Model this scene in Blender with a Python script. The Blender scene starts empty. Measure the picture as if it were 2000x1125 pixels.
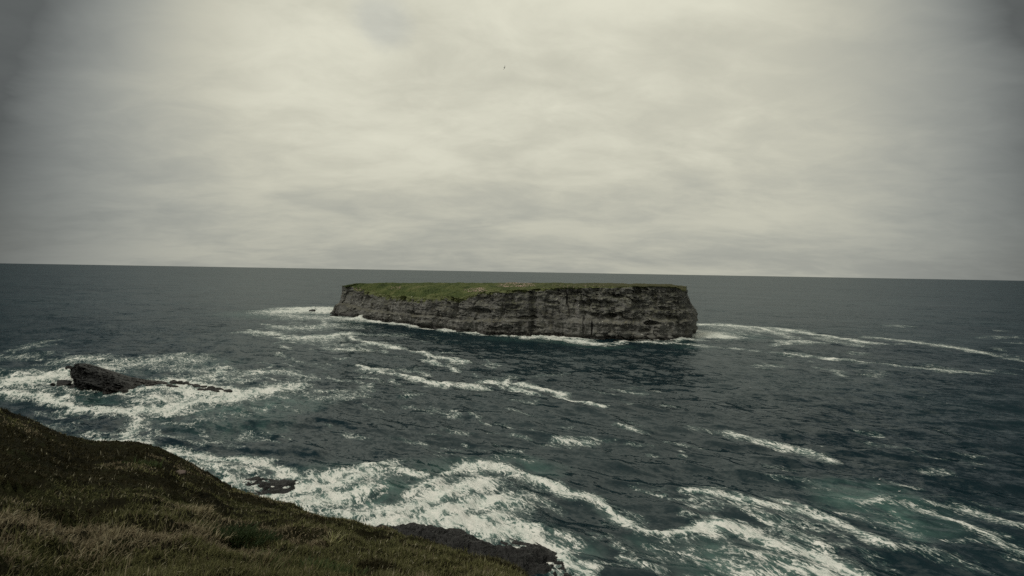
import bpy, bmesh, math, random
import numpy as np
from mathutils import Matrix, Vector
random.seed(7); rng = np.random.default_rng(7)
SC = bpy.context.scene
COL = SC.collection
rad = math.radians

# ------------------------------------------------------------------ camera
H = 40.0                      # eye height above the sea
FPX = 1000.0                  # focal length in pixels of the 2000 px wide photograph
PITCH = rad(1.86); ROLL = rad(0.974)
r0 = np.array([1.0, 0, 0]); u0 = np.array([0, math.sin(PITCH), math.cos(PITCH)])
FWD = np.array([0, math.cos(PITCH), -math.sin(PITCH)])
RGT = math.cos(ROLL)*r0 + math.sin(ROLL)*u0
UPV = -math.sin(ROLL)*r0 + math.cos(ROLL)*u0
cd = bpy.data.cameras.new('camera'); cam = bpy.data.objects.new('camera', cd); COL.objects.link(cam)
cd.sensor_width = 36.0; cd.lens = 36.0*FPX/2000.0; cd.clip_start = 0.1; cd.clip_end = 120000.0
M = Matrix.Identity(4)
for i in range(3):
    M[i][0] = RGT[i]; M[i][1] = UPV[i]; M[i][2] = -FWD[i]
M[2][3] = H
cam.matrix_world = M
SC.camera = cam

def ray(px, py):
    d = FWD + RGT*((px-1000.0)/FPX) + UPV*((562.5-py)/FPX)
    return d
def sea(px, py, z=0.0):                 # a point on the water seen at that place
    d = ray(px, py); t = (H-z)/(-d[2]); return np.array([d[0]*t, d[1]*t, z])
def atdepth(px, py, y):                 # a point at distance y along the view
    d = ray(px, py); t = y/d[1]; return np.array([d[0]*t, y, H+d[2]*t])

# ------------------------------------------------------------------ sky and sun
SUN_AZ, SUN_EL = rad(-112), rad(50)        # azimuth from +Y towards +X
view = SC.view_settings
view.view_transform = 'Standard'; view.look = 'None'; view.exposure = 0.10; view.gamma = 1.0
view.use_curve_mapping = False
SC.cycles.use_denoising = False

class NT:
    """small helper to write node trees"""
    def __init__(s, tree):
        s.t = tree; s.t.nodes.clear()
    def n(s, kind, **kw):
        nd = s.t.nodes.new(kind)
        ins = kw.pop('i', {})
        for k, v in kw.items(): setattr(nd, k, v)
        for k, v in ins.items(): s.set(nd.inputs[k], v)
        return nd
    def set(s, sock, v):
        if isinstance(v, bpy.types.NodeSocket): s.t.links.new(v, sock)
        elif isinstance(v, bpy.types.Node): s.t.links.new(v.outputs[0], sock)
        else: sock.default_value = v
    def m(s, op, a, b=None, c=None, clamp=False):
        nd = s.n('ShaderNodeMath', operation=op, use_clamp=clamp)
        s.set(nd.inputs[0], a)
        if b is not None: s.set(nd.inputs[1], b)
        if c is not None: s.set(nd.inputs[2], c)
        return nd.outputs[0]
    def vm(s, op, a, b=None, scale=None):
        nd = s.n('ShaderNodeVectorMath', operation=op)
        s.set(nd.inputs[0], a)
        if b is not None: s.set(nd.inputs[1], b)
        if scale is not None: s.set(nd.inputs['Scale'], scale)
        return nd.outputs['Value'] if op in ('DOT_PRODUCT', 'LENGTH') else nd.outputs[0]
    def mix(s, f, a, b, blend='MIX'):
        nd = s.n('ShaderNodeMix', data_type='RGBA', blend_type=blend)
        s.set(nd.inputs[0], f); s.set(nd.inputs[6], c4(a)); s.set(nd.inputs[7], c4(b))
        return nd.outputs[2]
    def ss(s, v, lo, hi, a=0.0, b=1.0, kind='SMOOTHSTEP'):
        nd = s.n('ShaderNodeMapRange', interpolation_type=kind, clamp=True)
        s.set(nd.inputs[0], v); s.set(nd.inputs[1], lo); s.set(nd.inputs[2], hi)
        s.set(nd.inputs[3], a); s.set(nd.inputs[4], b)
        return nd.outputs[0]
    def noise(s, vec, scale, detail=5, rough=0.55, dist=0.0, out=0):
        nd = s.n('ShaderNodeTexNoise')
        s.set(nd.inputs['Vector'], vec); s.set(nd.inputs['Scale'], scale)
        nd.inputs['Detail'].default_value = detail; nd.inputs['Roughness'].default_value = rough
        nd.inputs['Distortion'].default_value = dist
        return nd.outputs[out]
    def ramp(s, f, pts):
        nd = s.n('ShaderNodeValToRGB'); s.set(nd.inputs[0], f)
        cr = nd.color_ramp
        while len(cr.elements) < len(pts): cr.elements.new(0.5)
        for e, (p, c) in zip(cr.elements, pts): e.position = p; e.color = c4(c)
        return nd.outputs[0]
def c4(c):
    return tuple(c)+(1.0,) if isinstance(c, tuple) and len(c) == 3 else c

world = bpy.data.worlds.new('World'); SC.world = world; world.use_nodes = True
w = NT(world.node_tree)
tc = w.n('ShaderNodeTexCoord')
D_ = w.vm('NORMALIZE', tc.outputs['Generated'])
sep = w.n('ShaderNodeSeparateXYZ', i={0: D_})
dz = w.m('MAXIMUM', sep.outputs[2], 0.0)
den = w.m('ADD', dz, 0.22)
comb = w.n('ShaderNodeCombineXYZ', i={0: w.m('DIVIDE', sep.outputs[0], den), 1: w.m('DIVIDE', sep.outputs[1], den), 2: 0.0})
mp = w.n('ShaderNodeMapping', i={0: comb.outputs[0]}); mp.inputs['Rotation'].default_value = (0, 0, rad(-14)); mp.inputs['Scale'].default_value = (0.7, 1.0, 1.0)
mp.inputs['Location'].default_value = (3.1, 0.7, 0)
big = w.noise(mp.outputs[0], 0.7, 4, 0.5, 0.3)
mid = w.noise(mp.outputs[0], 1.7, 6, 0.55, 0.6)
fine = w.noise(mp.outputs[0], 6.5, 6, 0.62, 0.5)
cl = w.m('ADD', w.m('MULTIPLY', big, 0.34), w.m('ADD', w.m('MULTIPLY', mid, 0.46), w.m('MULTIPLY', fine, 0.20)))
cl = w.ss(cl, 0.36, 0.64)
# sideways lens falloff painted into the cloud; overhead and behind stay bright for ambient
wob = w.m('MULTIPLY', w.m('SUBTRACT', mid, 0.5), w.ss(dz, 0.05, 0.3, 0.05, 0.13))
dyy = sep.outputs[1]
hyp = w.m('SQRT', w.m('ADD', w.m('MULTIPLY', sep.outputs[0], sep.outputs[0]), w.m('ADD', w.m('MULTIPLY', dyy, dyy), w.m('ADD', w.m('MULTIPLY', w.m('MULTIPLY', dz, dz), 0.3), 0.0001))))
side = w.m('DIVIDE', w.m('ABSOLUTE', w.m('SUBTRACT', sep.outputs[0], 0.01)), hyp)
side = w.m('ADD', w.m('ADD', side, wob), w.m('MULTIPLY', w.m('SUBTRACT', dz, 0.12), 0.24))
side_falloff = w.m('SUBTRACT', 1.0, w.m('MULTIPLY', w.m('POWER', w.ss(side, 0.41, 0.73, 0.0, 1.0, 'LINEAR'), 2.0), 0.83))            # vignette darkness to either side, put into the sky colour
hor = w.ss(dz, 0.0, 0.30, 0.66, 1.0)                # thicker, greyer towards the horizon
lum = w.m('MULTIPLY', w.m('MULTIPLY', side_falloff, hor), w.ss(cl, 0.0, 1.0, 0.76, 1.05, 'LINEAR'))
hole = ray(742, 36); hole = Vector(hole).normalized()
hd = w.m('ARCCOSINE', w.m('MINIMUM', w.vm('DOT_PRODUCT', D_, tuple(hole)), 0.9999))
gap = w.ss(w.m('ADD', hd, w.m('MULTIPLY', w.m('SUBTRACT', mid, 0.5), 0.14)), 0.0, 0.05, 1.0, 0.0)
tint = w.mix(w.ss(lum, 0.15, 0.85), (0.94, 1.0, 0.955), (1.0, 0.98, 0.80))
cloud = w.vm('SCALE', tint, scale=w.m('MULTIPLY', lum, 6.7))
sky = w.n('ShaderNodeTexSky', sky_type='NISHITA', sun_disc=False, sun_elevation=SUN_EL, sun_rotation=SUN_AZ)
final = w.mix(w.m('ADD', w.m('MULTIPLY', gap, 0.13), 0.02), cloud, sky.outputs[0])
bg = w.n('ShaderNodeBackground', i={0: final, 1: 0.10})
w.n('ShaderNodeOutputWorld', i={0: bg.outputs[0]})

sd = bpy.data.lights.new('sun', 'SUN'); sd.energy = 1.5; sd.angle = rad(18); sd.color = (1.0, 0.95, 0.84)
sun = bpy.data.objects.new('sun', sd); COL.objects.link(sun)
sv = Vector((math.sin(SUN_AZ)*math.cos(SUN_EL), math.cos(SUN_AZ)*math.cos(SUN_EL), math.sin(SUN_EL)))
sun.rotation_euler = (-sv).to_track_quat('-Z', 'Y').to_euler(); sun.location = (0, 0, 200)

# ------------------------------------------------------------------ helpers
def _h(ix, iy, iz, seed):
    h = (ix.astype(np.int64)*374761393 + iy.astype(np.int64)*668265263 + iz.astype(np.int64)*2147483647 + seed*1274126177) & 0xFFFFFFFF
    h = ((h ^ (h >> 13))*1274126177) & 0xFFFFFFFF
    h = ((h ^ (h >> 16))*2246822519) & 0xFFFFFFFF
    return ((h ^ (h >> 15)) & 0xFFFFFF).astype(np.float32)/float(0xFFFFFF)
def vnoise(x, y, z=None, seed=0):          # value noise in -1..1
    x = np.asarray(x, np.float64); y = np.asarray(y, np.float64)
    two = z is None
    ix = np.floor(x); iy = np.floor(y); fx = x-ix; fy = y-iy
    fx = fx*fx*fx*(fx*(fx*6-15)+10); fy = fy*fy*fy*(fy*(fy*6-15)+10)
    def layer(iz):
        a = _h(ix, iy, iz, seed); b = _h(ix+1, iy, iz, seed); c = _h(ix, iy+1, iz, seed); d = _h(ix+1, iy+1, iz, seed)
        return (a+(b-a)*fx) + ((c+(d-c)*fx)-(a+(b-a)*fx))*fy
    if two: return layer(np.zeros_like(ix))*2-1
    z = np.asarray(z, np.float64); iz = np.floor(z); fz = z-iz; fz = fz*fz*fz*(fz*(fz*6-15)+10)
    a = layer(iz); b = layer(iz+1)
    return (a+(b-a)*fz)*2-1
def fbm(x, y, z=None, oct=4, gain=0.5, lac=2.03, seed=0, ridge=False):
    s = 0; a = 1.0; t = 0.0
    for o in range(oct):
        v = vnoise(x, y, z, seed+o*17)
        if ridge: v = 1-2*np.abs(v)
        s = s+a*v; t += a; a *= gain
        x = x*lac+3.7; y = y*lac-1.3
        if z is not None: z = z*lac+5.1
    return s/t
def sstep(a, b, v):
    t = np.clip((v-a)/(b-a), 0, 1); return t*t*(3-2*t)

def mesh(name, V, F, mat=None, parent=None, smooth=True, attrs=None, link=True):
    """V (n,3); F (m,3|4) int array or list of such arrays"""
    me = bpy.data.meshes.new(name)
    Fs = F if isinstance(F, list) else [F]
    nl = sum(f.size for f in Fs); nf = sum(len(f) for f in Fs)
    me.vertices.add(len(V)); me.vertices.foreach_set('co', np.ascontiguousarray(V, np.float32).ravel())
    me.loops.add(nl); me.polygons.add(nf)
    li = np.concatenate([f.ravel() for f in Fs]).astype(np.int32)
    tot = np.concatenate([np.full(len(f), f.shape[1], np.int32) for f in Fs])
    st = np.concatenate([[0], np.cumsum(tot)[:-1]]).astype(np.int32)
    me.loops.foreach_set('vertex_index', li)
    me.polygons.foreach_set('loop_start', st)
    me.polygons.foreach_set('use_smooth', np.full(nf, smooth, bool))
    for k, (kind, arr) in (attrs or {}).items():
        at = me.attributes.new(k, kind, 'POINT')
        if kind == 'FLOAT': at.data.foreach_set('value', np.ascontiguousarray(arr, np.float32))
        else: at.data.foreach_set('color', np.ascontiguousarray(arr, np.float32).ravel())
    me.update(calc_edges=True); me.validate()
    if mat: me.materials.append(mat)
    o = bpy.data.objects.new(name, me)
    if link: COL.objects.link(o)
    if parent: o.parent = parent
    return o
def gridfaces(nr, nc, wrap=False):
    r = np.arange(nr-1)[:, None]; c = np.arange(nc if wrap else nc-1)[None, :]
    c2 = (c+1) % nc
    return np.stack([r*nc+c, r*nc+c2, (r+1)*nc+c2, (r+1)*nc+c], -1).reshape(-1, 4)
def tag(o, label=None, cat=None, group=None, kind=None):
    if label: o['label'] = label
    if cat: o['category'] = cat
    if group: o['group'] = group
    if kind: o['kind'] = kind
    return o
def empty(name, loc=(0, 0, 0)):
    o = bpy.data.objects.new(name, None); COL.objects.link(o); o.location = loc; o.empty_display_size = 0.5; return o
def mat(name):
    m = bpy.data.materials.new(name); m.use_nodes = True; return m, NT(m.node_tree)
def principled(t, **i):
    return t.n('ShaderNodeBsdfPrincipled', i={k.replace('_', ' '): v for k, v in i.items()})
def out(t, sh, disp=None):
    o = t.n('ShaderNodeOutputMaterial'); t.set(o.inputs[0], sh.outputs[0] if isinstance(sh, bpy.types.Node) else sh)

# ------------------------------------------------------------------ materials
CHOP = 0.95
def water_material():
    m, t = mat('sea_water')
    geo = t.n('ShaderNodeNewGeometry'); P = geo.outputs['Position']
    foamA = t.n('ShaderNodeAttribute', attribute_name='foam').outputs['Fac']
    aerA = t.n('ShaderNodeAttribute', attribute_name='aerated').outputs['Fac']
    m0 = t.n('ShaderNodeMapping', i={0: P}); m0.inputs['Rotation'].default_value = (0, 0, rad(52))
    mp = t.n('ShaderNodeMapping', i={0: m0.outputs[0]}); mp.inputs['Scale'].default_value = (0.52, 1.15, 0.3)
    # warp for lacy foam
    wn = t.noise(mp.outputs[0], 0.35, 4, 0.6, 0.0, out=1)
    wv = t.vm('SCALE', t.vm('SUBTRACT', wn, (0.5, 0.5, 0.5)), scale=3.2)
    pw = t.vm('ADD', mp.outputs[0], wv)
    wn2 = t.noise(mp.outputs[0], 1.6, 3, 0.6, 0.0, out=1)
    pw2 = t.vm('ADD', pw, t.vm('SCALE', t.vm('SUBTRACT', wn2, (0.5, 0.5, 0.5)), scale=0.9))
    def strands(vec, scale, k, det=3):
        n = t.noise(vec, scale, det, 0.5)
        return t.m('SUBTRACT', 1.0, t.m('MULTIPLY', t.m('ABSOLUTE', t.m('SUBTRACT', n, 0.5)), k), clamp=True)
    f1 = strands(pw, 0.55, 7.0); f2 = strands(pw2, 1.5, 7.0)
    v = t.n('ShaderNodeTexVoronoi', feature='DISTANCE_TO_EDGE'); t.set(v.inputs['Vector'], pw2); v.inputs['Scale'].default_value = 1.1
    l1 = t.ss(v.outputs[0], 0.0, 0.22, 1.0, 0.0, 'LINEAR')
    n1 = t.noise(pw, 0.30, 8, 0.62); n2 = t.noise(pw2, 2.2, 5, 0.68)
    n1 = t.ss(n1, 0.28, 0.72, 0, 1, 'LINEAR'); n2 = t.ss(n2, 0.3, 0.7, 0, 1, 'LINEAR')
    body = t.m('ADD', t.m('MULTIPLY', n1, 0.62), t.m('MULTIPLY', n2, 0.38))
    lacy = t.m('ADD', t.m('MULTIPLY', f1, 0.36), t.m('ADD', t.m('MULTIPLY', f2, 0.34), t.m('MULTIPLY', l1, 0.30)))
    pat = t.m('ADD', t.m('MULTIPLY', body, 0.64), t.m('MULTIPLY', lacy, 0.42))
    thr = t.m('SUBTRACT', 0.96, t.m('MULTIPLY', foamA, 0.625))
    dense = t.ss(pat, t.m('SUBTRACT', thr, 0.02), t.m('ADD', thr, 0.13))
    thin = t.m('MULTIPLY', t.ss(pat, t.m('SUBTRACT', thr, 0.15), t.m('ADD', thr, 0.03)), t.ss(lacy, 0.35, 0.85))
    gate = t.ss(foamA, 0.02, 0.15)
    foam = t.m('MULTIPLY', t.m('MAXIMUM', dense, t.m('MULTIPLY', thin, 0.62)), gate)
    thinf = t.m('MULTIPLY', t.ss(pat, t.m('SUBTRACT', thr, 0.34), t.m('ADD', thr, 0.10)), t.ss(foamA, 0.04, 0.3))
    # scattered whitecaps over open water
    wc = t.m('MULTIPLY', t.ss(t.noise(mp.outputs[0], 0.055, 3, 0.6), 0.50, 0.66), t.ss(t.noise(mp.outputs[0], 0.62, 5, 0.62), 0.675, 0.74))
    foam = t.m('MAXIMUM', foam, t.m('MULTIPLY', wc, 0.75))
    aer = t.m('MAXIMUM', t.m('MULTIPLY', aerA, t.ss(n1, 0.15, 0.85, 0.15, 1.15, 'LINEAR')), t.m('MULTIPLY', thinf, 0.5), clamp=True)
    churn = t.m('MULTIPLY', t.ss(foamA, 0.55, 1.05), t.ss(n1, 0.1, 0.7, 0.35, 1.0, 'LINEAR'))
    deepn = t.noise(P, 0.012, 4, 0.55)
    deep = t.mix(t.ss(deepn, 0.35, 0.65), (0.006, 0.0175, 0.0235), (0.010, 0.025, 0.031))
    col = t.mix(t.m('MULTIPLY', churn, 0.8), t.mix(aer, deep, (0.095, 0.185, 0.160)), (0.20, 0.30, 0.265))
    # small wind ripples
    m1 = t.n('ShaderNodeMapping', i={0: P}); m1.inputs['Rotation'].default_value = (0, 0, rad(27))
    mb = t.n('ShaderNodeMapping', i={0: m1.outputs[0]}); mb.inputs['Scale'].default_value = (0.55, 1.0, 0.6)
    # facets of chop as slopes of the surface, from metre ripples up to long gust streaks
    gust = t.m('MULTIPLY', t.ss(t.noise(mb.outputs[0], 0.022, 4, 0.65), 0.3, 0.7, 0.55, 1.35, 'LINEAR'), t.ss(t.noise(mb.outputs[0], 0.004, 4, 0.65), 0.3, 0.7, 0.65, 1.3, 'LINEAR'))
    def slope(scale, amp, det):
        return t.vm('MULTIPLY', t.vm('SUBTRACT', t.noise(mb.outputs[0], scale, det, 0.55, 0.6, out=1), (0.5, 0.5, 0.5)), (amp*0.75, amp, 0.0))
    sl = t.vm('ADD', t.vm('ADD', t.vm('ADD', slope(0.017, 0.34, 3), slope(0.055, 0.46, 2)), slope(0.21, 0.62, 2)), t.vm('ADD', slope(0.75, 1.0, 3), slope(2.6, 0.7, 2)))
    sl = t.vm('SCALE', sl, scale=t.m('MULTIPLY', gust, CHOP))
    nw = t.vm('NORMALIZE', t.vm('ADD', geo.outputs['Normal'], sl))
    # choppy water: body colour under a reflection that a rough sea never lets reach full strength
    fr_ = t.n('ShaderNodeFresnel', i={'IOR': 1.333, 'Normal': nw}).outputs[0]
    fe = t.m('DIVIDE', fr_, t.m('ADD', 1.0, t.m('MULTIPLY', fr_, 2.1)))
    bod = t.n('ShaderNodeBsdfDiffuse', i={'Color': col, 'Normal': nw})
    glo = t.n('ShaderNodeBsdfGlossy', i={'Color': (0.84, 0.89, 0.92, 1.0), 'Roughness': t.n('ShaderNodeAttribute', attribute_name='ripple').outputs['Fac'], 'Normal': nw})
    wat = t.n('ShaderNodeMixShader', i={0: fe, 1: bod.outputs[0], 2: glo.outputs[0]})
    fh = t.m('ADD', t.m('MULTIPLY', foam, 0.10), t.m('MULTIPLY', t.noise(pw2, 2.2, 4, 0.6), 0.5))
    bf = t.n('ShaderNodeBump', i={'Height': fh, 'Distance': 0.6, 'Strength': 0.6})
    fcol = t.mix(t.ss(pat, 0.2, 0.85), (0.54, 0.62, 0.57), (0.86, 0.85, 0.80))
    fo = principled(t, Base_Color=fcol, Roughness=0.75, Normal=bf.outputs[0]); fo.inputs['Specular IOR Level'].default_value = 0.2
    mx = t.n('ShaderNodeMixShader', i={0: foam, 1: wat.outputs[0], 2: fo.outputs[0]})
    out(t, mx)
    return m

def rock_material(name, c1, c2, wet_z=None, moss=0.0, guano=0.0, lichen=0.0, rough=0.85, sc=1.0, bump=0.5, drape=False, spec=0.3):
    m, t = mat(name)
    geo = t.n('ShaderNodeNewGeometry'); P = geo.outputs['Position']
    st = t.n('ShaderNodeMapping', i={0: P}); st.inputs['Scale'].default_value = (0.22, 0.22, 1.0)
    a = t.noise(st.outputs[0], 0.55*sc, 6, 0.62, 0.4); b = t.noise(P, 0.12*sc, 5, 0.6); c = t.noise(P, 1.7*sc, 5, 0.65)
    f = t.m('ADD', t.m('MULTIPLY', a, 0.45), t.m('ADD', t.m('MULTIPLY', b, 0.3), t.m('MULTIPLY', c, 0.25)))
    col = t.mix(t.ss(f, 0.36, 0.64), c1, c2)
    nz = t.n('ShaderNodeSeparateXYZ', i={0: geo.outputs['Normal']}).outputs[2]
    pz = t.n('ShaderNodeSeparateXYZ', i={0: P}).outputs[2]
    if drape:
        vs = t.n('ShaderNodeMapping', i={0: P}); vs.inputs['Scale'].default_value = (0.5, 0.5, 0.05)
        st_ = t.m('MULTIPLY', t.ss(t.noise(vs.outputs[0], 0.55, 5, 0.62), 0.47, 0.62), t.ss(t.noise(P, 0.035, 3, 0.5), 0.38, 0.6))
        col = t.mix(t.m('MULTIPLY', st_, 0.6), col, (0.030, 0.029, 0.027))
        pa_ = t.ss(t.noise(P, 0.045, 4, 0.55), 0.5, 0.66)
        col = t.mix(t.m('MULTIPLY', pa_, 0.35), col, (0.22, 0.215, 0.205))
    if lichen:
        lf = t.m('MULTIPLY', t.ss(t.noise(P, 0.35, 6, 0.68), 0.5, 0.66), lichen)
        col = t.mix(lf, col, (0.17, 0.155, 0.095))
    if moss:
        up = t.ss(t.m('ADD', nz, t.m('MULTIPLY', t.m('SUBTRACT', t.noise(P, 0.6, 5, 0.65), 0.5), 0.9)), 0.45, 0.8)
        hz = t.ss(t.m('ADD', pz, t.m('MULTIPLY', t.m('SUBTRACT', t.noise(P, 0.05, 3, 0.6), 0.5), 26.0)), 9.0, 22.0, 0.25, 1.0)
        mc = t.mix(t.noise(P, 0.8, 4, 0.6), (0.06, 0.075, 0.025), (0.15, 0.16, 0.06))
        col = t.mix(t.m('MULTIPLY', t.m('MULTIPLY', up, hz), moss), col, mc)
    if drape:
        dr = t.n('ShaderNodeAttribute', attribute_name='drape').outputs['Fac']
        dm = t.ss(t.m('ADD', dr, t.m('MULTIPLY', t.m('SUBTRACT', t.noise(P, 0.22, 6, 0.68), 0.5), 1.7)), 0.5, 0.72)
        col = t.mix(dm, col, t.mix(t.noise(P, 0.9, 4, 0.6), (0.05, 0.065, 0.022), (0.16, 0.175, 0.07)))
    if drape:
        bl = t.n('ShaderNodeAttribute', attribute_name='bench').outputs['Fac']
        col = t.mix(t.m('MULTIPLY', t.m('MULTIPLY', bl, t.ss(t.noise(P, 0.7, 5, 0.7), 0.46, 0.66)), 0.55), col, (0.20, 0.185, 0.11))
    if guano:
        g = t.m('MULTIPLY', t.ss(t.noise(P, 0.55, 4, 0.6), 0.66, 0.70), t.ss(nz, 0.1, 0.4))
        col = t.mix(t.m('MULTIPLY', g, guano), col, (0.62, 0.61, 0.55))
    rg = rough
    if wet_z is not None:
        wz = t.ss(t.m('ADD', pz, t.m('MULTIPLY', t.m('SUBTRACT', t.noise(P, 0.25, 4, 0.6), 0.5), 3.0)), wet_z, wet_z+1.6, 1.0, 0.0)
        col = t.mix(t.m('MULTIPLY', wz, 0.85), col, (0.022, 0.020, 0.018)); rg = t.ss(wz, 0, 1, rough, 0.45)
    bp = t.n('ShaderNodeBump', i={'Height': t.m('ADD', c, t.m('MULTIPLY', a, 1.4)), 'Distance': 0.5/sc, 'Strength': bump})
    p = principled(t, Base_Color=col, Roughness=rg, Normal=bp.outputs[0]); p.inputs['Specular IOR Level'].default_value = spec
    out(t, p)
    return m

def turf_material(name, cols, scale=1.0):
    m, t = mat(name)
    geo = t.n('ShaderNodeNewGeometry'); P = geo.outputs['Position']
    a = t.noise(P, 0.09*scale, 5, 0.6, 0.5); b = t.noise(P, 0.9*scale, 5, 0.65)
    f = t.m('ADD', t.m('MULTIPLY', a, 0.65), t.m('MULTIPLY', b, 0.35))
    px = t.n('ShaderNodeSeparateXYZ', i={0: P}).outputs[0]
    f = t.m('ADD', f, 0.0)
    n = len(cols); col = t.ramp(t.ss(f, 0.34, 0.66, 0, 1, 'LINEAR'), [(i/(n-1), c) for i, c in enumerate(cols)])
    brown = t.ss(t.m('ADD', px, t.m('MULTIPLY', t.m('SUBTRACT', b, 0.5), 160.0)), -20.0, 90.0)
    col = t.mix(t.m('MULTIPLY', brown, 0.75), col, t.mix(b, (0.045, 0.045, 0.025), (0.105, 0.095, 0.06)))
    bp = t.n('ShaderNodeBump', i={'Height': b, 'Distance': 0.5, 'Strength': 0.7})
    p = principled(t, Base_Color=col, Roughness=0.95, Normal=bp.outputs[0]); p.inputs['Specular IOR Level'].default_value = 0.15
    out(t, p); return m

def blade_material(name):
    m, t = mat(name)
    c = t.n('ShaderNodeAttribute', attribute_name='col').outputs['Color']
    p = principled(t, Base_Color=c, Roughness=0.65); p.inputs['Specular IOR Level'].default_value = 0.12
    tr = t.n('ShaderNodeBsdfTranslucent', i={0: c})
    out(t, t.n('ShaderNodeMixShader', i={0: 0.38, 1: p.outputs[0], 2: tr.outputs[0]})); return m

def plain(name, c, rough=0.7):
    m, t = mat(name)
    geo = t.n('ShaderNodeNewGeometry')
    col = t.mix(t.noise(geo.outputs['Position'], 9.0, 3), tuple(x*0.85 for x in c), c)
    p = principled(t, Base_Color=col, Roughness=rough); out(t, p); return m

MW = water_material()
MCLIFF = rock_material('cliff_rock', (0.034, 0.0345, 0.034), (0.190, 0.189, 0.180), wet_z=1.6, moss=0.28, guano=0.9, lichen=0.25, drape=True)
MDARK = rock_material('wet_black_rock', (0.002, 0.002, 0.0022), (0.030, 0.031, 0.032), wet_z=0.2, rough=0.5, sc=2.6, spec=0.2, bump=0.9)
MSHORE = rock_material('shore_rock', (0.006, 0.0062, 0.0065), (0.046, 0.046, 0.046), rough=0.45, sc=2.4, bump=1.0, spec=0.18)
MHEAD = rock_material('headland_rock', (0.05, 0.047, 0.042), (0.13, 0.12, 0.105), wet_z=1.0, moss=0.8)
MTURF = turf_material('island_turf', [(0.030, 0.042, 0.015), (0.050, 0.070, 0.023), (0.090, 0.108, 0.038), (0.145, 0.140, 0.072)])
MSOIL = turf_material('peaty_ground', [(0.012, 0.011, 0.007), (0.028, 0.025, 0.014), (0.030, 0.036, 0.013), (0.06, 0.05, 0.028)], 6.0)
MBLADE = blade_material('grass_blades')
MPINK = plain('thrift_pink', (0.62, 0.43, 0.40), 0.9)

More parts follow.
